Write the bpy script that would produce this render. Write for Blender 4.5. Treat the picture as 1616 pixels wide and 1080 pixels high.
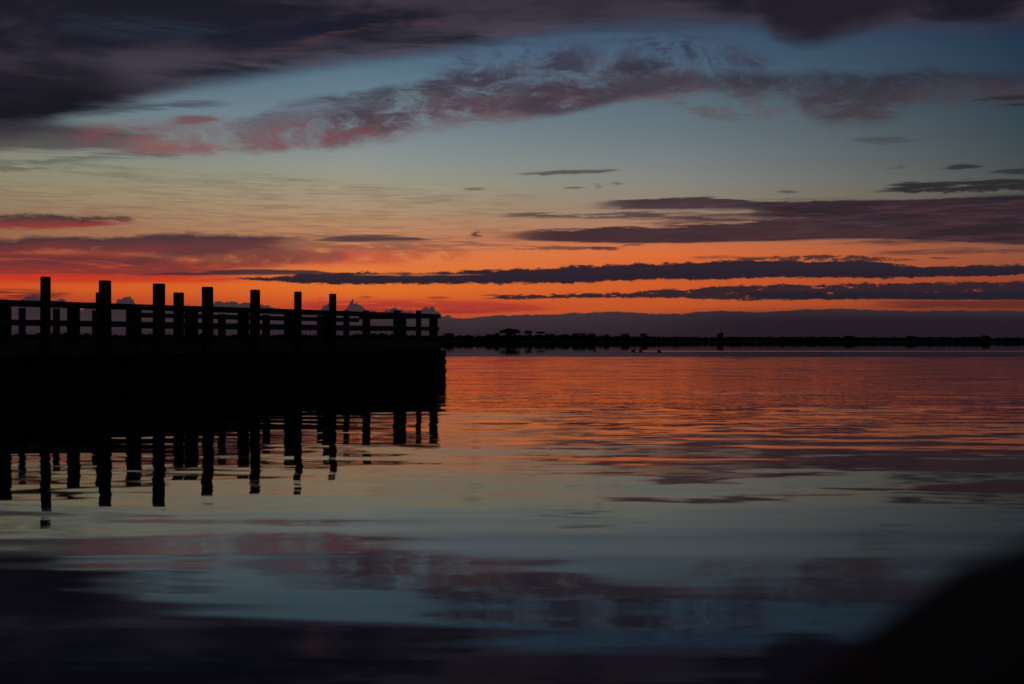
import bpy, bmesh, math, random
from mathutils import Vector, Matrix
import numpy as np

for o in list(bpy.data.objects):
    bpy.data.objects.remove(o, do_unlink=True)
sc = bpy.context.scene
C = sc.collection
R = math.radians
F = 1796.0          # focal length in pixels of the 1616 px wide photograph
HZ = 537.0          # row of the horizon
CAM_H = 1.36

# ------------------------------------------------------------------ camera
cd = bpy.data.cameras.new('camera')
cam = bpy.data.objects.new('camera', cd)
C.objects.link(cam)
cam.location = (0, 0, CAM_H)
cam.rotation_euler = (R(90), 0, 0)
cd.sensor_width = 36.0
cd.lens = 36.0 * F / 1616.0
cd.shift_y = (HZ - 540.0) / 1616.0
cd.clip_start = 0.05
cd.clip_end = 60000
cd.dof.use_dof = True
cd.dof.focus_distance = 44.0
cd.dof.aperture_fstop = 2.0
sc.camera = cam

# ------------------------------------------------------------------ exposure
sc.view_settings.view_transform = 'Standard'
sc.view_settings.look = 'None'
sc.view_settings.exposure = 0.0
sc.view_settings.gamma = 1.0
sc.view_settings.use_curve_mapping = False
sc.render.engine = 'CYCLES'


# ------------------------------------------------------------------ small node language
class N:
    """wraps an output socket so that maths can be written as maths"""
    def __init__(s, sock): s.s = sock
    def __add__(a, b): return M('ADD', a, b)
    def __radd__(a, b): return M('ADD', b, a)
    def __sub__(a, b): return M('SUBTRACT', a, b)
    def __rsub__(a, b): return M('SUBTRACT', b, a)
    def __mul__(a, b): return M('MULTIPLY', a, b)
    def __rmul__(a, b): return M('MULTIPLY', b, a)
    def __truediv__(a, b): return M('DIVIDE', a, b)


NT = None


def plug(inp, v):
    if isinstance(v, N): NT.links.new(v.s, inp)
    else: inp.default_value = v


def M(op, a, b=0.0, clamp=False):
    n = NT.nodes.new('ShaderNodeMath'); n.operation = op; n.use_clamp = clamp
    plug(n.inputs[0], a); plug(n.inputs[1], b)
    return N(n.outputs[0])


def smooth(x, a, b, ta=0.0, tb=1.0):
    n = NT.nodes.new('ShaderNodeMapRange'); n.interpolation_type = 'SMOOTHSTEP'
    plug(n.inputs['Value'], x); plug(n.inputs['From Min'], a); plug(n.inputs['From Max'], b)
    plug(n.inputs['To Min'], ta); plug(n.inputs['To Max'], tb)
    return N(n.outputs[0])


def vec(x, y, z):
    n = NT.nodes.new('ShaderNodeCombineXYZ')
    plug(n.inputs[0], x); plug(n.inputs[1], y); plug(n.inputs[2], z)
    return N(n.outputs[0])


def noise(v, scale, detail=4, rough=0.55, dist=0.0, lac=2.0, color=False, dim='3D'):
    n = NT.nodes.new('ShaderNodeTexNoise')
    n.noise_dimensions = dim
    plug(n.inputs['Vector'], v); n.inputs['Scale'].default_value = scale
    n.inputs['Detail'].default_value = detail; n.inputs['Roughness'].default_value = rough
    n.inputs['Lacunarity'].default_value = lac
    n.inputs['Distortion'].default_value = dist
    return N(n.outputs['Color' if color else 'Fac'])


def mixc(f, a, b):
    n = NT.nodes.new('ShaderNodeMix'); n.data_type = 'RGBA'
    plug(n.inputs[0], f)
    for i, v in ((6, a), (7, b)):
        if isinstance(v, N): NT.links.new(v.s, n.inputs[i])
        else: n.inputs[i].default_value = v
    return N(n.outputs[2])


def lin(c):
    r = []
    for v in c:
        v = v / 255.0
        r.append(v / 12.92 if v <= 0.04045 else ((v + 0.055) / 1.055) ** 2.4)
    return (*r, 1.0)


def ramp(x, stops, interp='LINEAR'):
    n = NT.nodes.new('ShaderNodeValToRGB')
    cr = n.color_ramp; cr.interpolation = interp
    while len(cr.elements) > 1: cr.elements.remove(cr.elements[0])
    cr.elements[0].position = stops[0][0]; cr.elements[0].color = stops[0][1]
    for p, c in stops[1:]:
        e = cr.elements.new(p); e.color = c
    plug(n.inputs[0], x)
    return N(n.outputs[0])


# ------------------------------------------------------------------ sky
# Directions are azimuth (0 = straight ahead) and elevation.  sky_dir() says which
# direction a row/column of the photograph looks in.
def sky_dir(px, py):
    az = math.atan((px - 808.0) / F)
    el = math.atan((HZ - py) / F * math.cos(az))
    return az, el


AZR = 0.6      # curves span azimuth -0.6 .. 0.6
ELR = 0.42     # and elevation 0 .. 0.42

world = bpy.data.worlds.new('World')
sc.world = world
world.use_nodes = True
NT = world.node_tree
NT.nodes.clear()
tc = NT.nodes.new('ShaderNodeTexCoord')
sep = NT.nodes.new('ShaderNodeSeparateXYZ')
NT.links.new(tc.outputs['Generated'], sep.inputs[0])
DX, DY, DZ = [N(sep.outputs[i]) for i in range(3)]
AZ = M('ARCTAN2', DX, DY)
EL = M('ARCSINE', DZ)
AZ01 = M('ADD', AZ / (2 * AZR), 0.5, True)
EL = M('ABSOLUTE', EL)                    # below the horizon the sea lies, nothing looks there

# nishita twilight sky underneath everything
nish = NT.nodes.new('ShaderNodeTexSky')
nish.sky_type = 'NISHITA'; nish.sun_disc = False
SUN_EL, SUN_AZ = R(-1.5), R(-6)
nish.sun_elevation = SUN_EL; nish.sun_rotation = SUN_AZ
nish.altitude = 10; nish.air_density = 1.2; nish.dust_density = 2.5; nish.ozone_density = 3


def dvec(kz, kx=1.0, off=0.0):
    return vec(DX * kx + off, DY * kx, DZ * kz)


nC = noise(dvec(4.0, 1, 3.1), 4.5, 4, 0.55, 0.4)                 # big masses
nS = noise(dvec(11.0, 1, 7.7), 9.0, 6, 0.64, 0.2)
nB = noise(dvec(1.3, 1, 6.1), 85.0, 6, 0.68, 0.3)                  # billows of far cumulus                 # long streaks
nF = noise(dvec(16.0, 1, 1.7), 26.0, 6, 0.62, 0.2)               # fine streaks
nL = noise(dvec(3.4, 1, 4.4), 70.0, 6, 0.70, 0.15)               # small lumps on cloud tops
nM = noise(dvec(3.2, 1, 9.9), 26.0, 6, 0.64, 0.25)                 # middling lumps
# fibrous altocumulus: domain bent by a slower noise, fibres lean as in the photograph
wv = noise(dvec(3.0, 1, 2.2), 10.0, 3, 0.5, 0, color=True)
sepw = NT.nodes.new('ShaderNodeSeparateColor'); NT.links.new(wv.s, sepw.inputs[0])
wx, wz = N(sepw.outputs[0]) - 0.5, N(sepw.outputs[1]) - 0.5
WX = AZ * 1.0 + wx * 0.10
WZ = EL * 1.0 + wz * 0.07
nW = noise(vec(WX * 1.0 + WZ * 1.1, WZ * 2.6 - WX * 0.35, DY), 24.0, 6, 0.68, 0.12)


AZF = M('ADD', AZ01, (nS - 0.5) * 0.055, True)
CURVE_IN = vec(AZ01, AZ01, AZF)
PXR = 1 / F
col = None


def curve01(c, pts):
    pts = sorted((min(max(a, 0), 1), min(max(b, 0), 1)) for a, b in pts)
    c.points[0].location = (0.0, pts[0][1]); c.points[1].location = (1.0, pts[-1][1])
    for p in pts:
        if 0.001 < p[0] < 0.999: c.points.new(*p)
    for p in c.points: p.handle_type = 'AUTO_CLAMPED'


def edge_pts(points):
    """edge polyline given as photograph columns/rows -> (azimuth, elevation) as 0..1"""
    out = []
    for px, py in points:
        az, el = sky_dir(px, py)
        out.append((az / (2 * AZR) + 0.5, el / ELR))
    return out


def make_cloud_group():
    """node group laying one cloud over the sky so far"""
    global NT
    keep = NT
    g = bpy.data.node_groups.new('cloud_layer', 'ShaderNodeTree')
    I = g.interface
    for nm in ('Sky', 'Edges', 'TopColor', 'BottomColor'): I.new_socket(nm, in_out='INPUT', socket_type='NodeSocketColor')
    for nm in ('Elevation', 'TopNoise', 'TopAmp', 'BottomNoise', 'BottomAmp', 'Gaps', 'GapLow', 'GapHigh', 'TopSoft', 'BottomSoft', 'Opacity'):
        I.new_socket(nm, in_out='INPUT', socket_type='NodeSocketFloat')
    I.new_socket('Sky', in_out='OUTPUT', socket_type='NodeSocketColor')
    NT = g
    gi = g.nodes.new('NodeGroupInput'); go = g.nodes.new('NodeGroupOutput')
    i = {}
    for s_ in gi.outputs:
        if s_.name: i[s_.name] = N(s_)
    # (a vanishing share of the sky so far keeps the layers evaluated one after another)
    sk_ = g.nodes.new('ShaderNodeSeparateColor'); g.links.new(i['Sky'].s, sk_.inputs[0])
    K = N(sk_.outputs[0]) * 1e-7
    for q in ('TopNoise', 'BottomNoise', 'Gaps', 'Elevation'): i[q] = i[q] + K
    sp_ = g.nodes.new('ShaderNodeSeparateColor'); g.links.new(i['Edges'].s, sp_.inputs[0])
    Tt = N(sp_.outputs[0]) * ELR + (i['TopNoise'] - 0.5) * i['TopAmp']
    Bb = N(sp_.outputs[1]) * ELR + (i['BottomNoise'] - 0.5) * i['BottomAmp']
    m = smooth((Tt - i['Elevation']) * i['TopSoft'], -0.5, 0.5)
    m = m * smooth((i['Elevation'] - Bb) * i['BottomSoft'], -0.5, 0.5)
    m = m * smooth(i['Gaps'], i['GapLow'], i['GapHigh'])
    m = m * N(sp_.outputs[2]) * i['Opacity']
    f = smooth(i['Elevation'], Bb, Tt)
    c = mixc(f, i['BottomColor'], i['TopColor'])
    g.links.new(mixc(m, i['Sky'], c).s, go.inputs[0])
    NT = keep
    return g


CLOUD = make_cloud_group()


def band(top, bot, ctop, cbot, st=6, sb=3, nt=None, nb=None, dens=None, alpha=1.0,
         xr=None, fade=60, cmix=None):
    """one cloud: between a top and a bottom edge, with soft edges (px), edge noise (field, px),
    gaps (field, lo, hi), fading out left and right of xr"""
    global col
    rc = NT.nodes.new('ShaderNodeRGBCurve')
    cv = rc.mapping.curves
    curve01(cv[0], edge_pts(top) if top else [(0, 1), (1, 1)])
    curve01(cv[1], edge_pts(bot) if bot else [(0, 0), (1, 0)])
    fp = []
    if xr is not None:
        a0, a1 = [sky_dir(max(-2000, min(4000, q)), HZ)[0] / (2 * AZR) + .5 for q in xr]
        fd = fade * PXR / (2 * AZR)
        if xr[0] > -3000: fp += [(a0 - .02, 0), (a0, 0), (a0 + fd * .5, .5), (a0 + fd, 1)]
        else: fp += [(0, 1)]
        if xr[1] < 5000: fp += [(a1 - fd, 1), (a1 - fd * .5, .5), (a1, 0), (a1 + .02, 0)]
        else: fp += [(1, 1)]
    else: fp = [(0, 1), (1, 1)]
    curve01(cv[2], fp)
    rc.mapping.update()
    NT.links.new(mixc(1e-7, CURVE_IN, col).s, rc.inputs['Color'])
    g = NT.nodes.new('ShaderNodeGroup'); g.node_tree = CLOUD
    I = g.inputs
    NT.links.new(col.s, I['Sky']); NT.links.new(rc.outputs[0], I['Edges']); NT.links.new(EL.s, I['Elevation'])
    I['BottomColor'].default_value = lin(cbot or ctop); I['TopColor'].default_value = lin(ctop)
    if cmix is not None:
        cc = mixc(smooth(cmix[0], cmix[1], cmix[2]), lin(cbot), lin(ctop))
        NT.links.new(cc.s, I['BottomColor']); NT.links.new(cc.s, I['TopColor'])
    I['TopAmp'].default_value = I['BottomAmp'].default_value = 0.0
    if nt: NT.links.new(nt[0].s, I['TopNoise']); I['TopAmp'].default_value = 2 * nt[1] * PXR
    if nb: NT.links.new(nb[0].s, I['BottomNoise']); I['BottomAmp'].default_value = 2 * nb[1] * PXR
    if dens:
        NT.links.new(dens[0].s, I['Gaps']); I['GapLow'].default_value, I['GapHigh'].default_value = dens[1:]
    else:
        I['Gaps'].default_value, I['GapLow'].default_value, I['GapHigh'].default_value = 2, 0, 1
    I['TopSoft'].default_value = 1 / (st * PXR); I['BottomSoft'].default_value = 1 / (sb * PXR)
    I['Opacity'].default_value = alpha
    col = N(g.outputs[0])


# clear sky behind the clouds: one ramp over elevation for each of five azimuths
def col_ramp(px, stops):
    out = []
    for py, c in stops:
        out.append((max(0.0, min(1.0, sky_dir(px, py)[1] / ELR)), lin(c)))
    out.sort(key=lambda t: t[0])
    return ramp(M('DIVIDE', EL, ELR, True), out)


rampL = col_ramp(0, [(537, (120, 40, 32)), (470, (176, 66, 38)), (455, (204, 84, 38)), (438, (206, 66, 32)),
                     (420, (186, 72, 46)), (395, (160, 90, 64)), (350, (142, 112, 86)), (300, (146, 134, 106)),
                     (250, (134, 134, 116)), (200, (110, 120, 120)), (150, (98, 118, 128)), (60, (52, 72, 96)), (-150, (30, 40, 62))])
rampM = col_ramp(560, [(537, (160, 60, 40)), (480, (208, 84, 40)), (455, (224, 112, 42)), (430, (226, 120, 54)),
                       (400, (216, 128, 78)), (370, (188, 134, 98)), (330, (170, 144, 114)), (290, (156, 152, 130)),
                       (250, (140, 147, 143)), (200, (120, 137, 145)), (140, (98, 125, 139)), (80, (80, 106, 129)), (0, (54, 74, 98)), (-150, (30, 42, 66))])
rampN = col_ramp(1060, [(537, (160, 64, 40)), (480, (192, 86, 42)), (440, (206, 92, 42)), (400, (218, 108, 56)),
                        (370, (186, 114, 84)), (335, (150, 126, 106)), (290, (133, 132, 124)), (250, (118, 126, 127)),
                        (200, (102, 115, 124)), (140, (84, 105, 118)), (80, (70, 93, 116)), (0, (50, 68, 94)), (-150, (28, 38, 62))])
rampR = col_ramp(1616, [(537, (112, 44, 34)), (480, (132, 58, 40)), (440, (146, 66, 44)), (400, (146, 82, 60)),
                        (370, (120, 88, 72)), (330, (90, 86, 78)), (290, (76, 82, 78)), (240, (64, 73, 79)),
                        (190, (53, 68, 75)), (130, (42, 60, 76)), (60, (34, 52, 74)), (0, (26, 42, 66)), (-150, (18, 26, 44))])
# away from the glow: dusk blue, darker overhead
rampB = ramp(M('DIVIDE', EL, 1.2, True), [(0, lin((48, 44, 60))), (0.15, lin((42, 46, 66))), (0.5, lin((28, 34, 54))), (1, lin((20, 24, 42)))])
a = [sky_dir(p, HZ)[0] for p in (0, 560, 1060, 1616)]
lin01 = lambda x, p, q: M('MULTIPLY', (x - p), 1.0 / (q - p), True)
col = mixc(lin01(AZ, a[0], a[1]), rampL, rampM)
col = mixc(lin01(AZ, a[1], a[2]), col, rampN)
col = mixc(lin01(AZ, a[2], a[3]), col, rampR)
AZA = M('ABSOLUTE', AZ)
col = mixc(M('MAXIMUM', smooth(AZA, 0.5, 1.5), smooth(EL, 0.3, 0.8)), col, rampB)

# --- thin veils low on the left
band([(0, 290), (400, 285), (900, 300)], [(0, 372), (500, 400), (900, 392)], (126, 92, 76), (150, 84, 62), 30, 30,
     dens=(nF, 0.42, 0.66), alpha=0.45, xr=(-4000, 950), fade=260)
band([(0, 250), (300, 256), (600, 290)], [(0, 300), (300, 292), (600, 300)], (96, 92, 84), (110, 96, 82), 14, 14,
     dens=(nS, 0.45, 0.65), alpha=0.5, xr=(-4000, 760), fade=260)
# red glow streaks left
band([(0, 402), (250, 404), (460, 415)], [(0, 444), (300, 446), (460, 446)], (134, 48, 46), (190, 56, 36), 16, 8,
     nt=(nS, 16), dens=(nS, 0.30, 0.50), alpha=0.85, xr=(-4000, 470), fade=200)
band([(0, 428), (460, 432)], [(0, 442), (460, 446)], (222, 46, 26), None, 8, 8,
     nt=(nF, 8), dens=(nF, 0.42, 0.60), alpha=0.5, xr=(-4000, 480), fade=220)
band([(0, 418), (200, 420), (420, 426)], [(0, 432), (200, 436), (420, 434)], (96, 50, 52), None, 8, 8,
     nt=(nF, 10), nb=(nF, 9), dens=(nF, 0.34, 0.52), alpha=0.7, xr=(-4000, 460), fade=200)
band([(0, 456), (110, 458)], [(0, 472), (110, 472)], (112, 40, 38), None, 8, 6, dens=(nF, 0.36, 0.55), alpha=0.9, xr=(-4000, 130), fade=60)
band([(250, 405), (420, 396), (560, 384), (700, 388), (800, 398)], [(250, 420), (560, 420), (700, 416), (800, 408)],
     (150, 72, 62), (196, 74, 56), 18, 14, nt=(nM, 10), nb=(nM, 12), dens=(nM, 0.36, 0.58), alpha=0.75, xr=(300, 800), fade=150)

# --- purple streak clouds left
band([(0, 341), (70, 339), (130, 343), (180, 341), (240, 350)], [(0, 361), (100, 361), (170, 356), (240, 351)],
     (60, 47, 53), (146, 54, 50), 6, 6, nt=(nL, 9), nb=(nF, 7), dens=(nF, 0.28, 0.46), alpha=0.93, xr=(-4000, 245), fade=70)
band([(-100, 376), (0, 379), (60, 373), (160, 374), (300, 370), (400, 372), (480, 374), (560, 384)],
     [(-100, 402), (0, 402), (100, 396), (200, 400), (290, 404), (400, 396), (480, 390), (560, 387)],
     (58, 46, 56), (116, 48, 52), 8, 9, nt=(nM, 10), nb=(nM, 12), dens=(nM, 0.24, 0.44), alpha=0.94, xr=(-4000, 560), fade=150)
band([(180, 404), (330, 390), (430, 386), (520, 394)], [(180, 424), (330, 426), (430, 422), (520, 410)],
     (86, 56, 58), (122, 54, 52), 12, 10, nt=(nM, 10), nb=(nM, 10), dens=(nM, 0.32, 0.52), alpha=0.8, xr=(150, 540), fade=110)
band([(-100, 402), (100, 404), (260, 408)], [(-100, 416), (100, 420), (260, 420)], (98, 48, 52), None, 10, 8,
     nt=(nF, 8), nb=(nF, 8), dens=(nS, 0.36, 0.52), alpha=0.85, xr=(-4000, 300), fade=100)
band([(380, 366), (620, 372), (800, 380)], [(380, 394), (620, 398), (800, 392)], (140, 94, 76), None, 10, 10,
     dens=(nF, 0.40, 0.58), alpha=0.8, xr=(380, 860), fade=120)
band([(470, 378), (540, 373), (610, 372), (700, 378)], [(470, 380), (540, 382), (620, 380), (700, 380)], (72, 56, 60), None, 4, 4,
     nt=(nF, 4), alpha=0.9, xr=(470, 700), fade=60)
band([(410, 398), (470, 395), (540, 398), (560, 402)], [(410, 402), (470, 416), (540, 414), (560, 405)], (128, 72, 62), None, 8, 8,
     nt=(nM, 6), nb=(nM, 8), dens=(nM, 0.36, 0.5), alpha=0.7, xr=(410, 580), fade=50)

# --- clear-sky slivers of dark cloud
def sliver(x0, x1, y0, y1, th, c, soft=3, al=0.9, fd=None, nf=3):
    L = x1 - x0
    t = [(x0, y0), (x0 + L * .35, y0 + (y1 - y0) * .35 - th * .55), (x0 + L * .65, y0 + (y1 - y0) * .65 - th * .5), (x1, y1)]
    b = [(x0, y0 + .5), (x0 + L * .35, y0 + (y1 - y0) * .35 + th * .45), (x0 + L * .65, y0 + (y1 - y0) * .65 + th * .5), (x1, y1 + .5)]
    band(t, b, c, None, soft, soft, nt=(nF, nf + th * .7), nb=(nL, nf + th * .35), dens=(nF, 0.30, 0.46), alpha=al, xr=(x0, x1), fade=fd or L * 0.3)


sliver(790, 1000, 276, 268, 7, (84, 84, 82), 3, 0.95)
sliver(720, 775, 299, 298, 3.5, (110, 104, 92), 3)
sliver(884, 925, 297, 296, 4, (92, 90, 86), 3)
sliver(930, 955, 292, 296, 6, (104, 104, 100), 5, 0.7)
sliver(955, 990, 291, 290, 3.5, (100, 100, 96), 3)
sliver(1210, 1270, 303, 303, 4, (78, 76, 72), 4)
sliver(1405, 1435, 266, 262, 4, (70, 74, 74), 4, 0.7)
sliver(1470, 1570, 267, 261, 7, (44, 46, 50), 4)
sliver(1545, 1700, 274, 266, 8, (46, 48, 50), 4)
sliver(1320, 1460, 222, 222, 9, (62, 64, 68), 10, 0.55)
sliver(1330, 1760, 303, 286, 15, (44, 40, 44), 4, 0.97, 90)
sliver(-300, 160, 268, 266, 7, (92, 88, 80), 5, 0.7, 80)

# --- the great mass along the top
band(None, [(-200, 250), (0, 226), (60, 205), (130, 178), (200, 165), (270, 146), (320, 130), (370, 122), (450, 108), (540, 94),
            (640, 84), (740, 72), (850, 54), (950, 42), (1060, 36), (1120, 35), (1200, 42), (1230, 58), (1280, 70), (1330, 58),
            (1400, 46), (1620, 42), (1800, 40)],
     (27, 25, 36), (60, 52, 64), 10, 40, nb=(nS, 20), cmix=(nC, 0.60, 0.42), alpha=0.97)
band([(100, 60), (300, 84), (500, 84), (700, 50), (900, 20)], [(100, 130), (300, 138), (450, 118), (640, 90), (900, 50)], (66, 62, 76), None, 40, 30,
     nt=(nS, 24), dens=(nS, 0.34, 0.60), alpha=0.7, xr=(60, 960), fade=200)
# its darker and lighter folds
band([(-300, 120), (0, 100), (140, 112), (300, 140), (420, 150)], [(-300, 215), (0, 200), (140, 172), (300, 152), (420, 152)], (22, 21, 30), None, 36, 26,
     nb=(nS, 22), nt=(nS, 34), alpha=0.85, xr=(-4000, 330), fade=230)
band([(60, 22), (250, 30), (380, 46)], [(60, 44), (250, 62), (380, 62)], (40, 50, 66), None, 24, 20, dens=(nF, 0.30, 0.60), alpha=0.65, xr=(30, 420), fade=130)
band([(250, 50), (420, 38), (620, 20), (760, 8)], [(250, 70), (420, 76), (560, 44), (760, 26)], (25, 26, 42), None, 20, 22,
     nb=(nS, 22), nt=(nS, 18), alpha=0.85, xr=(240, 760), fade=140)
band([(330, 74), (440, 74), (560, 42), (740, 28)], [(330, 82), (440, 82), (560, 52), (740, 38)], (84, 52, 58), None, 8, 14,
     nt=(nS, 10), dens=(nF, 0.46, 0.62), alpha=0.6, xr=(330, 760), fade=90)
band([(440, 90), (640, 66), (900, 36)], [(440, 108), (640, 84), (900, 48)], (84, 66, 78), None, 24, 12,
     dens=(nS, 0.40, 0.60), alpha=0.6, xr=(300, 960), fade=150)
band(None, [(1180, 30), (1230, 52), (1290, 64), (1350, 46), (1450, 20)], (31, 27, 39), None, 8, 44, nb=(nM, 14), alpha=0.9, xr=(1150, 1480), fade=90)

# --- grey shelf under the mass on the left, turning pink
band([(-200, 210), (0, 196), (80, 196), (200, 208), (300, 222)], [(-200, 250), (0, 238), (100, 238), (200, 236), (330, 244)],
     (48, 46, 54), (84, 78, 78), 18, 12, nt=(nS, 14), nb=(nF, 8), dens=(nS, 0.26, 0.46), alpha=0.88, xr=(-4000, 330), fade=170)
band([(60, 206), (150, 200), (250, 202), (300, 208)], [(60, 222), (150, 226), (250, 222), (300, 218)], (108, 60, 66), (132, 68, 70), 18, 18,
     nt=(nF, 10), nb=(nM, 12), dens=(nW, 0.30, 0.58), alpha=0.75, xr=(70, 330), fade=90)
band([(190, 236), (240, 226), (300, 226), (350, 230)], [(190, 242), (240, 244), (300, 238), (350, 238)], (160, 82, 78), (140, 76, 74), 14, 12,
     nt=(nM, 12), nb=(nM, 12), dens=(nW, 0.32, 0.56), alpha=0.75, xr=(180, 370), fade=50)
band([(258, 186), (300, 182), (345, 184)], [(258, 196), (300, 196), (345, 192)], (112, 62, 70), None, 6, 6,
     nt=(nL, 4), alpha=0.8, xr=(250, 375), fade=50)
band([(100, 196), (250, 190), (400, 186), (520, 180)], [(100, 240), (250, 246), (400, 240), (520, 232)], (116, 88, 92), None, 22, 16,
     nt=(nM, 12), nb=(nM, 12), dens=(nW, 0.26, 0.66), alpha=0.6, xr=(60, 560), fade=120)
band([(100, 176), (200, 168), (330, 160), (400, 163)], [(100, 184), (200, 176), (330, 168), (400, 166)], (62, 66, 78), None, 9, 9,
     nt=(nF, 10), nb=(nF, 10), alpha=0.75, xr=(80, 420), fade=110)
band([(0, 252), (160, 244), (260, 240)], [(0, 262), (160, 252), (260, 250)], (86, 88, 86), None, 8, 8,
     nt=(nF, 10), nb=(nF, 10), dens=(nF, .36, .54), alpha=0.7, xr=(-4000, 330), fade=110)
# --- fibrous altocumulus rising to the right
band([(300, 214), (380, 188), (440, 168), (500, 152), (560, 150), (640, 132), (700, 116), (760, 112), (860, 90), (960, 84), (1050, 96), (1120, 112)],
     [(300, 236), (400, 238), (520, 232), (600, 226), (680, 208), (740, 196), (830, 192), (900, 176), (1000, 160), (1120, 150)],
     (82, 84, 98), (108, 84, 90), 18, 20, nt=(nM, 12), nb=(nM, 14), dens=(nW, 0.22, 0.60), alpha=0.72, xr=(320, 1160), fade=90)
band([(440, 170), (480, 154), (560, 150), (640, 134), (700, 118), (800, 112), (900, 116), (1000, 100), (1120, 112)],
     [(440, 206), (520, 226), (600, 214), (700, 188), (830, 178), (920, 168), (1000, 150), (1120, 140)],
     (56, 50, 64), (84, 62, 70), 18, 20, nt=(nM, 12), nb=(nM, 14), dens=(nW, 0.34, 0.62), alpha=0.85, xr=(450, 1150), fade=110)
band([(350, 206), (420, 200), (520, 192), (580, 200)], [(350, 232), (420, 236), (520, 230), (580, 222)], (138, 72, 78), None, 14, 14,
     dens=(nW, 0.44, 0.64), alpha=0.6, xr=(350, 640), fade=80)
band([(790, 134), (900, 134), (960, 124), (1100, 116)], [(790, 176), (850, 184), (930, 172), (1000, 156), (1100, 146)], (64, 57, 70), None, 18, 16,
     nt=(nM, 12), nb=(nM, 8), dens=(nM, 0.34, 0.52), alpha=0.85, xr=(760, 1140), fade=90)
band([(840, 84), (900, 84), (950, 96)], [(840, 120), (900, 132), (950, 120)], (54, 54, 72), None, 30, 30, nt=(nM, 18), nb=(nM, 14),
     dens=(nW, 0.42, 0.58), alpha=0.85, xr=(810, 960), fade=60)
band([(960, 96), (1020, 90), (1060, 100)], [(960, 112), (1020, 118), (1060, 114)], (42, 40, 54), None, 26, 30, nt=(nM, 20), nb=(nM, 18),
     dens=(nW, 0.30, 0.56), alpha=0.85, xr=(950, 1100), fade=60)
band([(1000, 48), (1060, 62), (1120, 82), (1200, 94)], [(1000, 70), (1060, 92), (1120, 100), (1200, 106)], (48, 50, 72), None, 20, 16, nt=(nM, 10),
     dens=(nW, 0.42, 0.6), alpha=0.8, xr=(980, 1240), fade=60)
band([(1100, 116), (1180, 118), (1260, 116), (1300, 112), (1380, 120), (1440, 112), (1520, 112), (1640, 116)],
     [(1100, 142), (1160, 150), (1240, 158), (1280, 184), (1340, 196), (1410, 186), (1450, 164), (1520, 158), (1640, 164)],
     (48, 46, 58), (70, 58, 64), 20, 28, nt=(nM, 14), nb=(nM, 20), dens=(nW, 0.22, 0.60), alpha=0.9, xr=(1040, 2200), fade=100)
band([(1040, 146), (1120, 150), (1240, 156)], [(1040, 166), (1120, 188), (1240, 188)], (94, 82, 88), None, 14, 14, nb=(nM, 8),
     dens=(nW, 0.42, 0.6), alpha=0.7, xr=(1020, 1260), fade=70)
sliver(1505, 1720, 160, 148, 7, (40, 40, 48), 5, 0.85, 60)
sliver(1540, 1760, 168, 160, 6, (38, 42, 50), 5, 0.8, 60)

band([(640, 92), (800, 66), (960, 52), (1100, 48), (1240, 84)], [(640, 128), (800, 116), (960, 110), (1100, 120), (1240, 118)], (62, 62, 80), None, 30, 30,
     nt=(nM, 20), nb=(nM, 20), dens=(nW, 0.40, 0.66), alpha=0.7, xr=(620, 1300), fade=150)
band([(380, 130), (500, 120), (640, 122)], [(380, 176), (500, 180), (640, 170)], (104, 112, 124), None, 24, 24,
     dens=(nF, 0.42, 0.64), alpha=0.4, xr=(300, 760), fade=150)
# --- the broad purple band on the right
band([(850, 328), (960, 318), (1080, 312), (1180, 317), (1260, 322), (1420, 320)], [(850, 328), (960, 330), (1080, 330), (1180, 331), (1260, 334), (1420, 336)],
     (58, 46, 52), (72, 54, 60), 3, 5, nt=(nF, 6), nb=(nF, 7), dens=(nF, 0.24, 0.38), alpha=0.96, xr=(880, 1420), fade=130)
band([(1100, 330), (1200, 320), (1300, 317), (1380, 316), (1450, 315), (1530, 312), (1616, 309), (1900, 304)],
     [(1100, 332), (1200, 340), (1300, 346), (1616, 350), (1900, 352)], (50, 37, 46), (52, 36, 44), 3, 4, nt=(nL, 3), alpha=0.98, xr=(1130, 6000), fade=120)
band([(720, 338), (850, 336), (1000, 337), (1100, 340), (1200, 336), (1300, 338)], [(720, 343), (850, 344), (1000, 346), (1100, 348), (1200, 352), (1300, 354)],
     (84, 64, 66), (92, 68, 68), 5, 5, nt=(nF, 9), nb=(nF, 9), dens=(nF, 0.34, 0.48), alpha=0.92, xr=(740, 1320), fade=120)
band([(700, 372), (800, 364), (900, 362), (1000, 358), (1100, 354), (1200, 348), (1300, 342), (1450, 338), (1700, 336)],
     [(700, 376), (800, 379), (900, 382), (1000, 384), (1100, 383), (1200, 381), (1300, 378), (1450, 380), (1616, 386), (1800, 388)],
     (56, 42, 50), (62, 42, 48), 4, 4, nt=(nF, 11), nb=(nF, 3.5), dens=(nF, 0.18, 0.32), alpha=0.97, xr=(740, 6000), fade=150)
band([(1500, 366), (1616, 370)], [(1500, 378), (1616, 382)], (34, 26, 34), None, 16, 6, alpha=0.5, xr=(1350, 6000), fade=250)
band([(1300, 334), (1450, 330), (1640, 332)], [(1300, 344), (1450, 348), (1640, 350)], (68, 40, 48), None, 10, 10, dens=(nF, 0.44, 0.6), alpha=0.5, xr=(1340, 6000), fade=90)
band([(760, 350), (1100, 322), (1616, 312)], [(760, 378), (1100, 378), (1616, 382)], (78, 54, 60), None, 10, 8, dens=(nF, 0.46, 0.62), alpha=0.6, xr=(900, 6000), fade=200)
band([(900, 330), (1100, 316), (1616, 306)], [(900, 378), (1100, 380), (1616, 386)], (34, 27, 37), None, 10, 8, dens=(nS, 0.46, 0.60), alpha=0.6, xr=(1000, 6000), fade=200)
sliver(1310, 1470, 377, 379, 3, (128, 88, 76), 3, 0.75)
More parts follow.
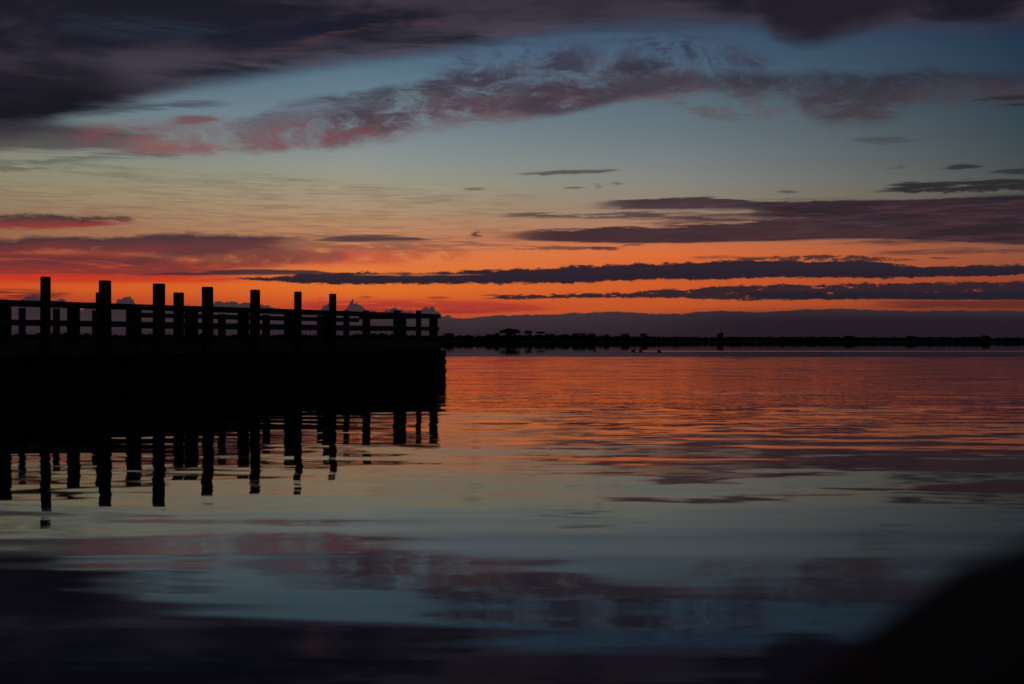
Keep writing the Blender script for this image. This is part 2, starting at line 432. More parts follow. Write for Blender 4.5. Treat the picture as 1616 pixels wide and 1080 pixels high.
sliver(1090, 1240, 342, 345, 4, (134, 108, 94), 4, 0.8)
sliver(738, 765, 371, 370, 7, (70, 54, 58), 4, 0.9)
sliver(770, 1020, 393, 391, 5, (112, 66, 54), 3, 0.9)
sliver(900, 1000, 392, 392, 6, (84, 56, 56), 3, 0.8)
sliver(970, 1030, 388, 385, 3, (108, 66, 56), 3, 0.9)
sliver(1330, 1700, 402, 392, 8, (96, 60, 52), 5, 0.8, 80)

# --- navy bands across the orange
band([(180, 433), (330, 428), (420, 425), (470, 426), (540, 430), (620, 431)], [(180, 434), (330, 434), (420, 434), (480, 434), (540, 434), (620, 434)],
     (50, 42, 52), None, 3, 3, nt=(nF, 5), nb=(nF, 3), alpha=0.93, xr=(170, 600), fade=110)
band([(360, 440), (480, 433), (560, 431), (680, 430), (760, 427), (840, 425), (900, 421), (980, 418), (1076, 415), (1140, 413), (1200, 411), (1260, 412),
      (1340, 412), (1400, 416), (1460, 420), (1540, 420), (1616, 418), (1800, 414)],
     [(360, 441), (430, 445), (540, 449), (700, 448), (800, 447), (900, 447), (940, 446), (980, 443), (1076, 441), (1150, 441), (1230, 439), (1300, 438),
      (1400, 439), (1460, 438), (1540, 436), (1616, 433), (1800, 432)],
     (37, 34, 46), (31, 30, 43), 3, 3, nt=(nL, 9), nb=(nL, 8), alpha=0.985, xr=(300, 6000), fade=90)
band([(1140, 408), (1260, 404), (1360, 404), (1440, 408)], [(1140, 411), (1260, 413), (1360, 413), (1440, 411)], (66, 44, 46), None, 3, 3,
     nt=(nL, 6), dens=(nL, 0.40, 0.5), alpha=0.95, xr=(1140, 1450), fade=40)
sliver(540, 770, 434, 434, 3, (176, 104, 70), 2, 0.85, 60, 2)
sliver(1050, 1300, 408, 406, 3, (104, 62, 52), 3, 0.8, 60)
sliver(1450, 1520, 407, 407, 4, (70, 48, 48), 3, 0.9)
band([(730, 471), (790, 468), (840, 467), (930, 463), (1000, 462), (1040, 457), (1090, 457), (1140, 452), (1200, 450), (1300, 449), (1400, 448), (1500, 446), (1616, 445), (1800, 442)],
     [(730, 472), (790, 472), (840, 472), (930, 470), (1000, 470), (1060, 470), (1140, 473), (1200, 474), (1300, 473), (1400, 472), (1500, 472), (1616, 473), (1800, 474)],
     (42, 34, 44), (36, 32, 42), 2.5, 2.5, nt=(nL, 10), nb=(nL, 7), dens=(nL, 0.32, 0.42), alpha=0.97, xr=(740, 6000), fade=60)
band([(1100, 463), (1300, 462), (1616, 460)], [(1100, 471), (1300, 472), (1616, 473)], (35, 32, 42), None, 3, 2.5, nt=(nL, 5), nb=(nL, 2), alpha=0.97, xr=(1130, 6000), fade=120)
sliver(660, 720, 470, 470, 3, (130, 56, 46), 2, 0.8)
sliver(760, 800, 466, 466, 3, (90, 50, 48), 2, 0.8)
sliver(486, 515, 471, 470, 4, (86, 52, 56), 2, 0.9)
sliver(556, 592, 470, 469, 4, (92, 58, 58), 2, 0.9)
# red streaks low down
band([(380, 478), (560, 474), (700, 474), (900, 480)], [(380, 484), (560, 492), (700, 496), (900, 490)], (176, 56, 48), (150, 46, 46), 8, 5,
     dens=(nF, 0.32, 0.5), alpha=0.85, xr=(380, 930), fade=130)
band([(1300, 476), (1450, 475), (1616, 474)], [(1300, 484), (1450, 487), (1616, 486)], (88, 42, 40), None, 5, 4, dens=(nF, 0.3, 0.46), alpha=0.85, xr=(1320, 6000), fade=150)

# --- cloud bank on the horizon
band([(-400, 486), (0, 482), (60, 472), (90, 474), (130, 487), (150, 474), (160, 484), (180, 482), (190, 468), (208, 467), (216, 482), (260, 487), (310, 481), (340, 476), (372, 476), (400, 480), (430, 485),
      (470, 493), (506, 493), (511, 480), (522, 479), (530, 491), (545, 490), (548, 480), (556, 477), (568, 480), (574, 488), (600, 492), (620, 489), (660, 493), (668, 484), (680, 486), (700, 498), (735, 504)],
     [(-400, 560), (2400, 560)], (58, 46, 52), (50, 39, 46), 2.0, 2, nt=(nB, 17), xr=(-4000, 760), fade=30)
band([(-400, 496), (560, 496), (620, 492), (700, 499), (735, 503), (770, 499),
      (850, 497), (960, 493), (1010, 494), (1040, 496), (1090, 494), (1150, 491), (1200, 493), (1280, 488), (1335, 488), (1420, 490), (1616, 491), (2400, 494)],
     [(-400, 560), (2400, 560)], (60, 47, 54), (46, 35, 42), 2.0, 2, nt=(nB, 4))
band([(-400, 490), (1000, 494), (2400, 490)], [(-400, 560), (2400, 560)], (32, 26, 35), None, 30, 2, alpha=0.85, xr=(820, 6000), fade=500)

bg1 = NT.nodes.new('ShaderNodeBackground'); NT.links.new(nish.outputs[0], bg1.inputs[0]); bg1.inputs[1].default_value = 0.002
bg2 = NT.nodes.new('ShaderNodeBackground'); NT.links.new(col.s, bg2.inputs[0]); bg2.inputs[1].default_value = 1.0
ads = NT.nodes.new('ShaderNodeAddShader'); NT.links.new(bg1.outputs[0], ads.inputs[0]); NT.links.new(bg2.outputs[0], ads.inputs[1])
wo = NT.nodes.new('ShaderNodeOutputWorld'); NT.links.new(ads.outputs[0], wo.inputs[0])
world.cycles.sampling_method = 'NONE'
sc.cycles.max_bounces = 4

# the sun has already gone under the horizon, behind the cloud bank
sl = bpy.data.lights.new('sun', 'SUN'); sl.energy = 0.02; sl.angle = R(0.5); sl.color = (1, 0.6, 0.35)
so = bpy.data.objects.new('sun', sl); C.objects.link(so)
d = Vector((math.sin(SUN_AZ) * math.cos(SUN_EL), math.cos(SUN_AZ) * math.cos(SUN_EL), math.sin(SUN_EL)))
so.rotation_euler = d.to_track_quat('Z', 'Y').to_euler()
so.location = (0, 50, 30)


# ------------------------------------------------------------------ materials
def new_mat(name):
    global NT
    m = bpy.data.materials.new(name); m.use_nodes = True
    NT = m.node_tree; NT.nodes.clear()
    out = NT.nodes.new('ShaderNodeOutputMaterial')
    b = NT.nodes.new('ShaderNodeBsdfPrincipled')
    NT.links.new(b.outputs[0], out.inputs[0])
    return m, b


def tcoord(kind='Object'):
    t = NT.nodes.new('ShaderNodeTexCoord'); return N(t.outputs[kind])


def simple_mat(name, c0, c1, scale, rough=0.85, stretch=(1, 1, 1), bump=0.01):
    m, b = new_mat(name)
    mp = NT.nodes.new('ShaderNodeMapping'); mp.inputs['Scale'].default_value = stretch
    NT.links.new(tcoord().s, mp.inputs[0])
    n = noise(N(mp.outputs[0]), scale, 5, 0.6)
    c = mixc(smooth(n, 0.3, 0.7), (*c0, 1), (*c1, 1))
    NT.links.new(c.s, b.inputs['Base Color'])
    b.inputs['Roughness'].default_value = rough
    b.inputs['Specular IOR Level'].default_value = 0.2
    bp = NT.nodes.new('ShaderNodeBump'); bp.inputs['Distance'].default_value = bump; bp.inputs['Strength'].default_value = 0.8
    NT.links.new(n.s, bp.inputs['Height']); NT.links.new(bp.outputs[0], b.inputs['Normal'])
    return m


m_pile = simple_mat('creosoted_pile', (0.035, 0.028, 0.022), (0.075, 0.06, 0.048), 9, stretch=(3, 3, .4))
m_wood = simple_mat('weathered_timber', (0.06, 0.052, 0.045), (0.12, 0.105, 0.09), 6, stretch=(.5, 6, 6))
m_wall = simple_mat('wet_dark_timber', (0.03, 0.026, 0.022), (0.07, 0.06, 0.05), 5, 0.75, stretch=(.5, 4, 6))
m_iron = simple_mat('rusty_iron', (0.06, 0.03, 0.02), (0.12, 0.06, 0.035), 40, 0.8)
m_rock = simple_mat('dark_rock', (0.012, 0.012, 0.012), (0.03, 0.029, 0.027), 7, 0.95, bump=0.02)
m_leaf = simple_mat('dark_foliage', (0.03, 0.045, 0.02), (0.06, 0.08, 0.035), 0.6, 0.9)
m_bark = simple_mat('bark', (0.05, 0.04, 0.03), (0.1, 0.08, 0.06), 3, 0.9)
m_land = simple_mat('marsh_grass', (0.04, 0.045, 0.025), (0.08, 0.08, 0.045), 0.2, 0.95)
m_duck = simple_mat('duck_feathers', (0.03, 0.025, 0.02), (0.08, 0.06, 0.04), 20, 0.8)

# water: a still, sheltered bay, ruffled by wind farther out
m_water, wb = new_mat('water')
P = tcoord()
sp = NT.nodes.new('ShaderNodeSeparateXYZ'); NT.links.new(P.s, sp.inputs[0])
X, Y = N(sp.outputs[0]), N(sp.outputs[1])
wb.inputs['Base Color'].default_value = (0.004, 0.006, 0.008, 1)
wb.inputs['IOR'].default_value = 1.38


def slope(kx, ky, scale, detail, rough, off, dist=0.0):
    n = noise(vec(X * kx + off, Y * ky + off * 1.3, off), scale, detail, rough, dist, color=True)
    s = NT.nodes.new('ShaderNodeSeparateColor'); NT.links.new(n.s, s.inputs[0])
    return (N(s.outputs[0]) - 0.5) * 2.0, (N(s.outputs[1]) - 0.5) * 2.0


patch = noise(vec(X * 0.05, Y * 0.16, 0.0), 1.0, 4, 0.6, 0.6)
patch2 = noise(vec(X * 0.015, Y * 0.09, 5.0), 1.0, 5, 0.6, 0.5)
far_edge = 92.0
# wind ruffles from about 14 m to 92 m out, calm water behind and in front
ruf = smooth(Y + (patch - 0.5) * 6.0, 6.8, 13.0) * smooth(Y + (patch2 - 0.5) * 10.0 + X * 0.10, far_edge + 3, far_edge - 1)
# a narrow ruffled stripe farther out on the right, behind the ducks
stripe_c = 141.0 - (X - 10.0) * 0.06
stripe = smooth(M('ABSOLUTE', Y - stripe_c), M('MULTIPLY', X, 0.16, False) + 2.0, 0.5) * smooth(X + (patch - .5) * 8.0, 11.0, 18.0)
near = smooth(Y, 24.0, 7.0)
s1x, s1y = slope(0.22, 1.0, 0.9, 2, 0.5, 3.3)             # slow swell, crests across the view
s2x, s2y = slope(0.30, 1.0, 3.2, 3, 0.55, 8.1, 0.3)       # ripples
s3x, s3y = slope(0.55, 1.0, 14.0, 2, 0.6, 1.9)            # fine wind ruffle
dark_pat = smooth(patch, 0.40, 0.62)
s0n = noise(vec(X * 0.16, Y * 0.35, 11.0), 1.0, 3, 0.55)
s0 = M('SINE', (Y * 0.80 + X * 0.035 + s0n * 3.0) * 6.2832)       # low regular swell
s0k = smooth(noise(vec(X * 0.05, Y * 0.22, 21.0), 1.0, 2, 0.5), 0.35, 0.65)
a0 = (0.0024 + ruf * 0.0080) * s0k * smooth(Y, 60, 25)
s4x, s4y = slope(0.12, 1.0, 2.6, 3, 0.55, 15.2, 0.2)           # long low ripples close by
a1 = (0.0080 + ruf * 0.012) * (smooth(Y, 100.0, 84.0) * 0.8 + 0.2)
still = smooth(Y, 100.0, 84.0)
a4 = (0.0190 - ruf * 0.010) * (still * 0.85 + 0.15)
a2 = 0.0010 + ruf * (0.016 + dark_pat * 0.010)
a3 = 0.0006 + ruf * 0.022 * smooth(Y, 14.0, 36.0) + stripe * 0.008
SY = s0 * a0 + s4y * a4 + s1y * a1 + s2y * a2 + s3y * a3
SX = (s1x * a1 + s2x * a2 + s4x * a4) * 0.8 + s3x * a3
SYb = SY - stripe * 0.0125 - ruf * smooth(Y, 30, 60) * 0.004   # wind waves show us their near faces
nv = NT.nodes.new('ShaderNodeVectorMath'); nv.operation = 'NORMALIZE'
NT.links.new(vec(SX, SYb, 1.0).s, nv.inputs[0])
NT.links.new(nv.outputs[0], wb.inputs['Normal'])
rg = 0.012 + ruf * 0.02
NT.links.new(rg.s, wb.inputs['Roughness'])


# ------------------------------------------------------------------ mesh helpers
def mk(name, bm, mat, parent=None, loc=None, smooth_sh=False):
    me = bpy.data.meshes.new(name); bm.to_mesh(me); bm.free()
    me.materials.append(mat)
    if smooth_sh:
        for p in me.polygons: p.use_smooth = True
    o = bpy.data.objects.new(name, me); C.objects.link(o)
    if parent: o.parent = parent
    if loc: o.location = loc
    return o


def dup(o, loc=None, rot=None, scale=None, parent=None):
    c = o.copy(); C.objects.link(c)
    if parent: c.parent = parent
    if loc is not None: c.location = loc
    if rot is not None: c.rotation_euler = rot
    if scale is not None: c.scale = scale
    return c


def tag(o, label=None, cat=None, group=None, kind=None):
    if label: o['label'] = label
    if cat: o['category'] = cat
    if group: o['group'] = group
    if kind: o['kind'] = kind
    return o


def add_box(bm, size, center=(0, 0, 0), bev=0.0, jit=0.0, rnd=random):
    r = bmesh.ops.create_cube(bm, size=1.0)
    vs = r['verts']
    for v in vs:
        v.co = Vector((v.co.x * size[0] + rnd.uniform(-jit, jit), v.co.y * size[1] + rnd.uniform(-jit, jit), v.co.z * size[2] + rnd.uniform(-jit, jit)))
        v.co += Vector(center)
    if bev:
        es = list({e for v in vs for e in v.link_edges})
        bmesh.ops.bevel(bm, geom=es, offset=bev, segments=1, affect='EDGES')


rng = random.Random(5)

# ------------------------------------------------------------------ water and far shore
bm = bmesh.new()
xs = [-9000, -3000, -800, -200, -50, 50, 200, 800, 3000, 9000]
ys = [-9000, -2000, -300, -40, 0, 40, 300, 2000, 9000, 20000]
vv = [[bm.verts.new((x, y, 0)) for x in xs] for y in ys]
for j in range(len(ys) - 1):
    for i in range(len(xs) - 1):
        bm.faces.new((vv[j][i], vv[j][i + 1], vv[j + 1][i + 1], vv[j + 1][i]))
water = mk('water', bm, m_water); tag(water, kind='structure')

D = 800.0
prof = [(-900, 529), (-300, 527), (0, 527), (60, 525), (180, 527), (300, 526), (340, 528), (470, 527), (500, 529), (560, 526), (600, 525), (640, 529),
        (692, 530), (706, 529), (745, 530), (780, 528), (815, 528), (850, 528), (862, 528), (900, 529), (940, 530), (968, 531), (1000, 530),
        (1030, 531), (1100, 532), (1200, 532), (1330, 532), (1400, 533), (1455, 533), (1550, 532), (1616, 534), (1900, 533), (2600, 532)]


def prof_h(px):
    for (a0, b0), (a1_, b1) in zip(prof, prof[1:]):
        if a0 <= px <= a1_:
            y = b0 + (b1 - b0) * (px - a0) / (a1_ - a0)
            return CAM_H + (HZ - y) / F * D
    return 4.0


# low marshy shore
bm = bmesh.new()
rows = [(-6, 0.0 - 0.3), (0, 0.15), (14, 0.7), (60, 1.2), (400, 1.5), (900, -0.5)]
grid = []
for dy, h in rows:
    r = []
    for i in range(121):
        px = -900 + 3500 * i / 120
        x = (px - 808) / F * D
        r.append(bm.verts.new((x, D + dy + 5 * math.sin(i * .7) + 3 * math.sin(i * 1.9), h + (rng.uniform(-.15, .3) if 0.1 < h < 2 else 0))))
    grid.append(r)
for j in range(len(rows) - 1):
    for i in range(120):
        bm.faces.new((grid[j][i], grid[j][i + 1], grid[j + 1][i + 1], grid[j + 1][i]))
tag(mk('far_shore', bm, m_land, smooth_sh=True), kind='structure')


def leaf_quads(bm, cx, cy, cz, rx, ry, rz, n, s, rnd):
    for _ in range(n):
        while True:
            p = Vector((rnd.uniform(-1, 1), rnd.uniform(-1, 1), rnd.uniform(-1, 1)))
            if p.length <= 1: break
        c = Vector((cx + p.x * rx, cy + p.y * ry, cz + p.z * rz))
        q = Vector((rnd.gauss(0, 1), rnd.gauss(0, 1), rnd.gauss(0, 1))).normalized()
        t = q.orthogonal().normalized(); u = q.cross(t)
        k = s * rnd.uniform(.7, 1.5)
        vs = [bm.verts.new(c + t * k * a_ + u * k * b_) for a_, b_ in ((-1, -.6), (.2, -1), (1, .4), (-.3, 1))]
        bm.faces.new(vs)


# the continuous scrub and wood along the shore
bm = bmesh.new()
px = -900.0
while px < 2600:
    h = prof_h(px)
    step = rng.uniform(3.0, 7.0)
    hh = h * rng.uniform(0.82, 1.0)
    x = (px - 808) / F * D
    y = D + rng.uniform(15, 35)
    leaf_quads(bm, x, y, hh * 0.5, step * .42, 4.0, hh * 0.5, 40, 0.8, rng)
    leaf_quads(bm, x + rng.uniform(-2, 2), y + 14, hh * 0.45, step * .4, 4.0, hh * 0.45, 14, 1.0, rng)
    leaf_quads(bm, x, y, 1.2, step * .5, 5.0, 1.2, 16, 1.1, rng)
    leaf_quads(bm, x, y, hh * .62, step * .5, 4.0, hh * .25, 12, .9, rng)
    px += step * 0.62
tag(mk('shore_woodland', bm, m_leaf), 'dark low woodland and scrub massed along the far shore', 'woodland', kind='stuff')


def make_tree(px, ytop, wpx, label, style, D_=D + 8):
    h = CAM_H + (HZ - ytop) / F * D_
    w = wpx / F * D_
    x = (px - 808) / F * D_
    root = bpy.data.objects.new({'umbrella': 'spreading_tree', 'round': 'round_tree', 'tall': 'tall_tree', 'flat': 'flat_topped_tree'}[style], None)
    C.objects.link(root); root.location = (x, D_ + rng.uniform(-3, 6), 0.6)
    tag(root, label, 'tree', 'trees standing up from the far shore')
    h -= 0.6
    bm = bmesh.new()

    def limb(p, q, r0, r1):
        p, q = Vector(p), Vector(q); dd = (q - p); t = dd.orthogonal().normalized(); u = dd.cross(t).normalized()
        rings = []
        for c, r in ((p, r0), (q, r1)):
            rings.append([bm.verts.new(c + (t * math.cos(k * math.pi / 3) + u * math.sin(k * math.pi / 3)) * r) for k in range(6)])
        for k in range(6):
            bm.faces.new((rings[0][k], rings[0][(k + 1) % 6], rings[1][(k + 1) % 6], rings[1][k]))
    fork = h * (0.45 if style in ('umbrella', 'flat') else 0.4)
    limb((0, 0, -.3), (0.1, 0, fork), .32, .22)
    tips = []
    nl = 7 if style == 'umbrella' else 5
    for k in range(nl):
        an = k * 2 * math.pi / nl + rng.uniform(-.3, .3)
        tp = (math.cos(an) * w * .3, math.sin(an) * w * .3, h * rng.uniform(.68, .85))
        limb((0.1, 0, fork), tp, .16, .06); tips.append(tp)
    mk('trunk', bm, m_bark, root)
    bm = bmesh.new()
    if style == 'umbrella':
        for k in range(16):
            xx = rng.uniform(-.45, .45) * w
            zz = h * (0.92 - 0.9 * (xx / w - .12) ** 2 * 1.6) - .5
            leaf_quads(bm, xx, rng.uniform(-.3, .3) * w, zz, w * .1, w * .1, .95, 90, .42, rng)
        for k in range(6):
            leaf_quads(bm, rng.uniform(-.05, .3) * w, 0, h * .66, w * .1, w * .1, h * .16, 50, .4, rng)
    elif style == 'flat':
        for k in range(7):
            leaf_quads(bm, rng.uniform(-.4, .4) * w, rng.uniform(-.3, .3) * w, h - .7, w * .18, w * .16, .65, 70, .32, rng)
        leaf_quads(bm, 0, 0, h * .5, w * .3, w * .3, h * .25, 70, .35, rng)
    elif style == 'tall':
        leaf_quads(bm, 0, 0, h * .82, w * .45, w * .45, h * .17, 260, .3, rng)
        leaf_quads(bm, w * .2, 0, h * .55, w * .3, w * .3, h * .2, 80, .25, rng)
    else:
        for k in range(8):
            an = rng.uniform(0, 6.28); rr = rng.uniform(0.1, .34) * w
            leaf_quads(bm, math.cos(an) * rr, math.sin(an) * rr, h * rng.uniform(.5, .84), w * .2, w * .2, h * .16, 75, .32, rng)
    mk('crown', bm, m_leaf, root)
    return root


for args in [
    (706, 525.5, 24, 'rounded dark tree just right of the end of the pier', 'round'),
    (738, 529, 14, 'small bush-like tree in the low stretch right of the pier end', 'round'),
    (771, 527.5, 15, 'small low tree touching the left side of the widest spreading tree', 'round'),
    (800, 518.5, 42, 'widest and tallest spreading tree on the far shore, sky showing through it', 'umbrella'),
    (834, 521.5, 15, 'narrow peaked tree just right of the widest spreading tree', 'tall'),
    (853, 523.5, 18, 'flat topped tree second to the right of the widest spreading tree', 'flat'),
    (868, 525.5, 22, 'rounded tree leaning against the flat topped one', 'round'),
    (890, 526.5, 20, 'low rounded tree in the middle of the tree line', 'round'),
    (915, 525.5, 26, 'broad rounded tree with a level top, mid tree line', 'round'),
    (932, 526.5, 18, 'rounded tree at the right end of the high tree line', 'round'),
    (957, 527.5, 15, 'lone rounded tree above the leftmost swimming duck', 'round'),
    (986, 526.5, 18, 'low humped tree above the pair of ducks', 'round'),
    (1017, 527, 13, 'small flat topped tree with a gap under its crown', 'flat'),
    (1137, 525, 11, 'lone small tree standing above the bare low shore, well right of the ducks', 'round'),
    (1343, 530, 24, 'low wide tree clump of the far right shore, left of its fellows', 'round'),
    (1440, 530, 22, 'low humped tree on the far right shore', 'round'),
    (1467, 532, 12, 'tiny tree just right of the humped tree on the right shore', 'round'),
    (1560, 529, 14, 'rightmost tree, small and rounded, near the right edge', 'round'),
]:
    make_tree(*args)

# ------------------------------------------------------------------ pier
P0 = Vector((-11.47, 25.5, 0)); T = Vector((0.5220, 0.8530, 0)).normalized()
Nn = Vector((-T.y, T.x, 0))          # away from the camera
ANG = math.atan2(T.y, T.x)
W = 3.5
L1 = 17.0
L0 = -6.0
DECK = CAM_H - 0.12


def t_at(px, off=0.0):
    """distance along the pier where column px crosses the line offset off behind the front face"""
    u = (px - 808) / F
    O = P0 + Nn * off
    return (u * O.y - O.x) / (T.x - u * T.y)


pier = bpy.data.objects.new('pier', None); C.objects.link(pier)
pier.location = P0; pier.rotation_euler = (0, 0, ANG)
tag(pier, 'dark timber pier with plank wall, railings and tall pilings standing in the calm water', 'pier')
# local frame: x along the pier (away), y across it (0 = front face, W = far side), z up


def pile_mesh(top, r, seed, bottom=-1.6):
    rn = random.Random(seed)
    bm = bmesh.new()
    zs = [bottom, 0.0, 0.5, top * .6, top - .03, top]
    rings = []
    n = 18
    ph = rn.uniform(0, 6)
    for k, z in enumerate(zs):
        rr = r * (1.04 - .05 * (z - bottom) / (top - bottom)) * rn.uniform(.985, 1.015)
        if k == len(zs) - 1: rr -= .004
        rings.append([bm.verts.new((math.cos(i * 2 * math.pi / n) * rr * (1 + .02 * math.sin(3 * i + ph)),
                                    math.sin(i * 2 * math.pi / n) * rr * (1 + .02 * math.cos(2 * i + ph)), z)) for i in range(n)])
    for a_, b_ in zip(rings, rings[1:]):
        for i in range(n): bm.faces.new((a_[i], a_[(i + 1) % n], b_[(i + 1) % n], b_[i]))
    bm.faces.new(rings[-1]); bm.faces.new(rings[0][::-1])
    return bm


# tall front pilings
for px, wp, yt in [(71, 15.5, 437), (167, 19, 443), (250.5, 19.5, 448), (329, 17.5, 453), (402, 15.5, 457.5), (470, 12, 460.5), (524.5, 11.5, 464)]:
    t = t_at(px, -0.16); q = P0 + T * t - Nn * 0.16
    h = CAM_H + (HZ - yt) / F * q.y
    o = mk('piling', pile_mesh(h, wp / F * q.y / 2, int(px)), m_pile, pier, (t, -0.16, 0), True)
    o.rotation_euler = (rng.uniform(-.008, .008), rng.uniform(-.012, .012), 0)
# stout short front piles carrying the rail
for px, wp in [(8, 19), (116, 20), (211, 24), (302, 21), (384, 18), (456, 16), (514, 10), (578, 13), (635, 12), (684, 13.5)]:
    t = t_at(px, 0.08); q = P0 + T * t + Nn * 0.08
    mk('rail_pile', pile_mesh(CAM_H + 0.76, wp / F * q.y / 2, int(px) + 1), m_pile, pier, (t, 0.08, 0), True)
t = t_at(8, .08)
for k in range(1, 4):
    mk('rail_pile', pile_mesh(CAM_H + 0.76, .15, k), m_pile, pier, (t - 1.9 * k, 0.08, 0), True)
# pilings on the far side
for px, yt, wp in [(157, 462, 8), (282, 462, 13)]:
    t = t_at(px, W + .15); q = P0 + T * t + Nn * (W + .15)
    mk('piling', pile_mesh(CAM_H + (HZ - yt) / F * q.y, wp / F * q.y / 2 + .03, int(px)), m_pile, pier, (t, W + .15, 0), True)


def post_bm(w_, top, bottom):
    bm = bmesh.new(); add_box(bm, (w_, w_, top - bottom), (0, 0, (top + bottom) / 2), .008); return bm


rear_posts = [(35, 486, 8), (89, 487, 8), (150, 490, 7), (420, 497, 9), (350, 496, 9), (504.5, 497, 6.5)]
for px, yt, wp in rear_posts:
    t = t_at(px, W); q = P0 + T * t + Nn * W
    mk('rear_rail_post', post_bm(wp / F * q.y, min(CAM_H + (HZ - yt) / F * q.y, CAM_H + .86), -1.2), m_wood, pier, (t, W, 0))
# end railing posts with tops above the rail
for px, wp in [(578, 8), (626.5, 9), (660.5, 6.5), (546.5, 7)]:
    if px > 567:
        u = (px - 808) / F; O = P0 + T * (L1 - .1)
        s_ = (u * O.y - O.x) / (Nn.x - u * Nn.y)
        loc = (L1 - .1, s_, 0)
    else:
        loc = (t_at(px, W), W, 0)
    q = P0 + T * loc[0] + Nn * loc[1]
    mk('end_rail_post', post_bm(wp / F * q.y, CAM_H + 47 / F * q.y, DECK - .3), m_wood, pier, loc)


def beam(name, x0, x1, y, z0, z1, thick, mat=m_wood, jit=.004, bev=.006):
    bm = bmesh.new()
    add_box(bm, (x1 - x0, thick, z1 - z0), ((0), 0, 0), bev, jit, rng)
    return mk(name, bm, mat, pier, ((x0 + x1) / 2, y, (z0 + z1) / 2))


cuts = [L0, t_at(8), t_at(211), t_at(384), t_at(514), t_at(635), L1 + .04]
for a_, b_ in zip(cuts, cuts[1:]):
    k = 2.1 if a_ == cuts[0] else 0
    beam('top_rail', a_ + .004, b_ - .004, 0.02, CAM_H + 0.76, CAM_H + 0.91, 0.20)
    beam('mid_rail', a_ + .004, b_ - .004, -0.04 if False else 0.0, CAM_H + 0.325, CAM_H + 0.465, 0.06)
r0 = t_at(207, W)
rc = [r0, r0 + 3.6, r0 + 7.3, L1 - .1]
for a_, b_ in zip(rc, rc[1:]):
    beam('rear_top_rail', a_ + .004, b_ - .004, W + .01, CAM_H + 0.66, CAM_H + 0.80, 0.10)
    beam('rear_mid_rail', a_ + .004, b_ - .004, W + .01, CAM_H + 0.34, CAM_H + 0.46, 0.05)


def cross(name, x, y0, y1, z0, z1, thick, mat=m_wood):
    bm = bmesh.new(); add_box(bm, (thick, y1 - y0, z1 - z0), (0, 0, 0), .006, .003, rng)
    return mk(name, bm, mat, pier, (x, (y0 + y1) / 2, (z0 + z1) / 2))


cross('end_top_rail', L1 - .08, 0.13, W - .05, CAM_H + 0.76, CAM_H + 0.905, 0.12)
cross('end_mid_rail', L1 - .10, 0.13, W - .05, CAM_H + 0.33, CAM_H + 0.46, 0.05)

# deck boards, laid across
bw = 0.146
nb_ = int((L1 - L0) / bw)
bm = bmesh.new(); add_box(bm, (bw - .01, W + .2, .045), (0, 0, 0), .004)
proto = mk('deck_board', bm, m_wood, pier, (L0 + bw / 2, W / 2 + .05, DECK - .0225))
for i in range(1, nb_):
    dup(proto, (L0 + bw * (i + .5), W / 2 + .05 + rng.uniform(-.012, .012), DECK - .0225 + rng.uniform(-.003, .003)), (0, 0, rng.uniform(-.002, .002)))
# stringers and cross beams below
for y in (.30, W * .36, W * .66, W - .2):
    beam('stringer', L0, L1 - .02, y, DECK - .30, DECK - .052, 0.12, m_wall)
x = L0 + .8
while x < L1:
    cross('cross_beam', x, .12, W + .1, DECK - .55, DECK - .305, 0.2, m_wall); x += 3.1
# curb plank at deck edge
for a_, b_ in zip(cuts, cuts[1:]):
    beam('edge_fascia', a_ + .003, b_ - .003, -.07, DECK - .24, DECK + .02, .05, m_wood)
# the plank wall on the front: rows of heavy planks, ends uneven and overgrown
rowh = .162
WE = t_at(704.5, .215)
z = 0.985
row = 0
while z > -0.7:
    xe = WE + rng.uniform(-.028, .018)
    x = L0 + rng.uniform(-1.5, 0)
    while x < xe - .1:
        ln = rng.uniform(2.6, 4.2)
        x2 = min(x + ln, xe)
        if xe - x2 < 1.0: x2 = xe
        if x2 - x > .05:
            bm = bmesh.new()
            add_box(bm, (x2 - x - .004, .05, rowh + .02), (0, 0, 0), .008, .004, rng)
            mk('wall_plank', bm, m_wall, pier, ((x + x2) / 2, .225 + (row % 2) * .062 + rng.uniform(-.004, .004), z - rowh / 2))
        x = x2
    z -= rowh; row += 1
# closing planks below the fascia, set behind the piles
for a_, b_ in zip(cuts, cuts[1:]):
    beam('face_plank', a_ + .002, b_ - .002, .265, .96, DECK - .055, .07, m_wall)
# end wall
z = DECK - .06
while z > -.7:
    cross('end_plank', L1 + .02, .26, W, z - rowh + .006, z - .006, .07, m_wall); z -= rowh
# barnacle clusters roughening the end of the wall
bm = bmesh.new()
for k in range(40):
    z = rng.uniform(-.1, .9)
    bmesh.ops.create_icosphere(bm, subdivisions=1, radius=rng.uniform(.012, .024),
                               matrix=Matrix.Translation((WE + rng.uniform(-.045, .012), .25 + rng.uniform(-.03, .05), z)))
o = mk('barnacles', bm, m_rock, pier); tag(o, kind='stuff')

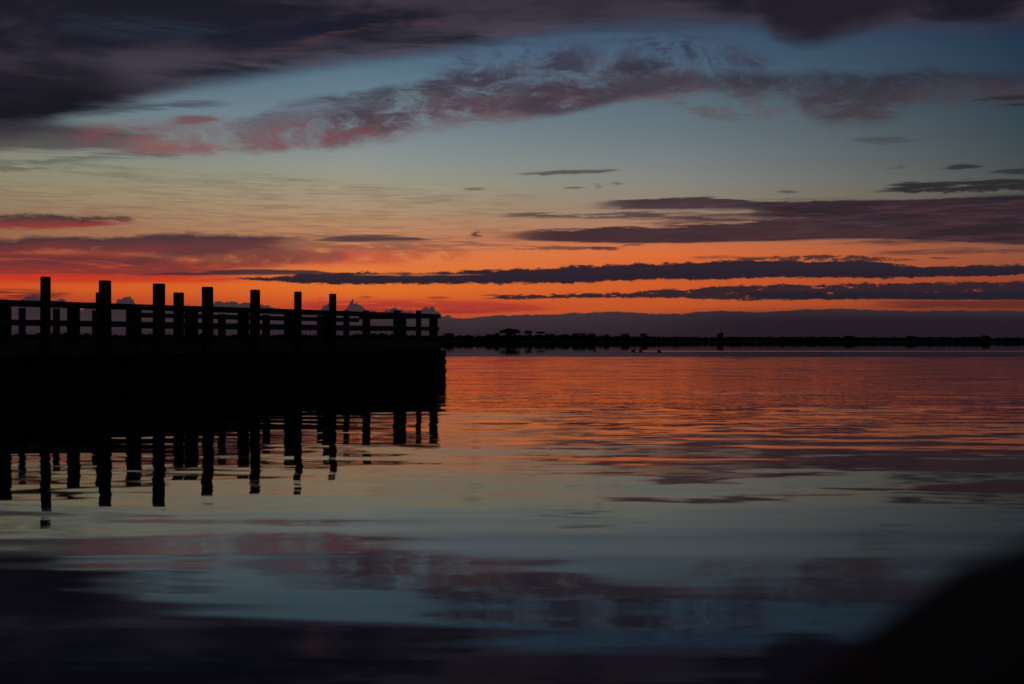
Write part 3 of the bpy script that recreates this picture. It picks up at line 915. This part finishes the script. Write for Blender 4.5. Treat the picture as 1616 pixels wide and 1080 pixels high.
# ------------------------------------------------------------------ ducks
def duck_bm(seed, up=1.0):
    bm = bmesh.new()
    # continuous body: rings along a spine from tail to bill
    sp = [(-.30, .10, .005), (-.26, .085, .035), (-.16, .05, .085), (0, .035, .11), (.12, .05, .085), (.17, .10, .045),
          (.185, .10 + .09 * up, .034), (.20, .10 + .15 * up, .045), (.235, .10 + .165 * up, .046), (.27, .10 + .15 * up, .022), (.32, .10 + .135 * up, .012), (.335, .10 + .13 * up, .004)]
    n = 12; rings = []
    for k, (x, z, r) in enumerate(sp):
        p = Vector((x, 0, z)); a_ = Vector((sp[max(k - 1, 0)][0], 0, sp[max(k - 1, 0)][1])); b_ = Vector((sp[min(k + 1, len(sp) - 1)][0], 0, sp[min(k + 1, len(sp) - 1)][1]))
        tdir = (b_ - a_).normalized(); side = Vector((0, 1, 0)); upv = side.cross(tdir) * -1
        rings.append([bm.verts.new(p + side * math.cos(i * 2 * math.pi / n) * r * (1.15 if x < .15 else 1) + upv * math.sin(i * 2 * math.pi / n) * r) for i in range(n)])
    for a_, b_ in zip(rings, rings[1:]):
        for i in range(n): bm.faces.new((a_[i], a_[(i + 1) % n], b_[(i + 1) % n], b_[i]))
    bm.faces.new(rings[0][::-1]); bm.faces.new(rings[-1])
    bmesh.ops.recalc_face_normals(bm, faces=bm.faces)
    return bm


for px, py, an, sc_, up, lab in [
    (938.5, 554, R(180), 0.7, .5, 'small dark duck swimming farthest left, well apart from the others'),
    (1000, 554.3, R(0), 1.15, 1, 'dark duck swimming on the left of the close pair'),
    (1010.5, 555, R(185), 0.95, .4, 'dark duck swimming low on the right of the close pair'),
    (1040.5, 555, R(5), 1.0, .8, 'dark duck swimming farthest right at the start of the bright streak')]:
    y = CAM_H * F / (py - HZ)
    o = mk('duck', duck_bm(px, up), m_duck, None, ((px - 808) / F * y, y, 0), True)
    o.rotation_euler = (0, 0, an); o.scale = (sc_,) * 3
    tag(o, lab, 'duck', 'ducks swimming off the far shore')

# ------------------------------------------------------------------ near boulder, out of focus beside the lens
bm = bmesh.new()
bmesh.ops.create_icosphere(bm, subdivisions=5, radius=1.0)
from mathutils import noise as mn
for v in bm.verts:
    p = v.co.copy()
    k = 1 + .02 * mn.noise(p * 1.6 + Vector((3, 1, 2))) + .03 * mn.noise(p * 5) + .012 * mn.noise(p * 14)
    p *= k
    if p.z < 0: p = Vector((p.x * (1 - .15 * p.z), p.y * (1 - .15 * p.z), p.z * 1.3))
    v.co = p * .80
o = mk('boulder', bm, m_rock, None, (.612, .417, .534), True)
tag(o, 'large dark boulder, blurred, close up in the lower right corner', 'boulder')
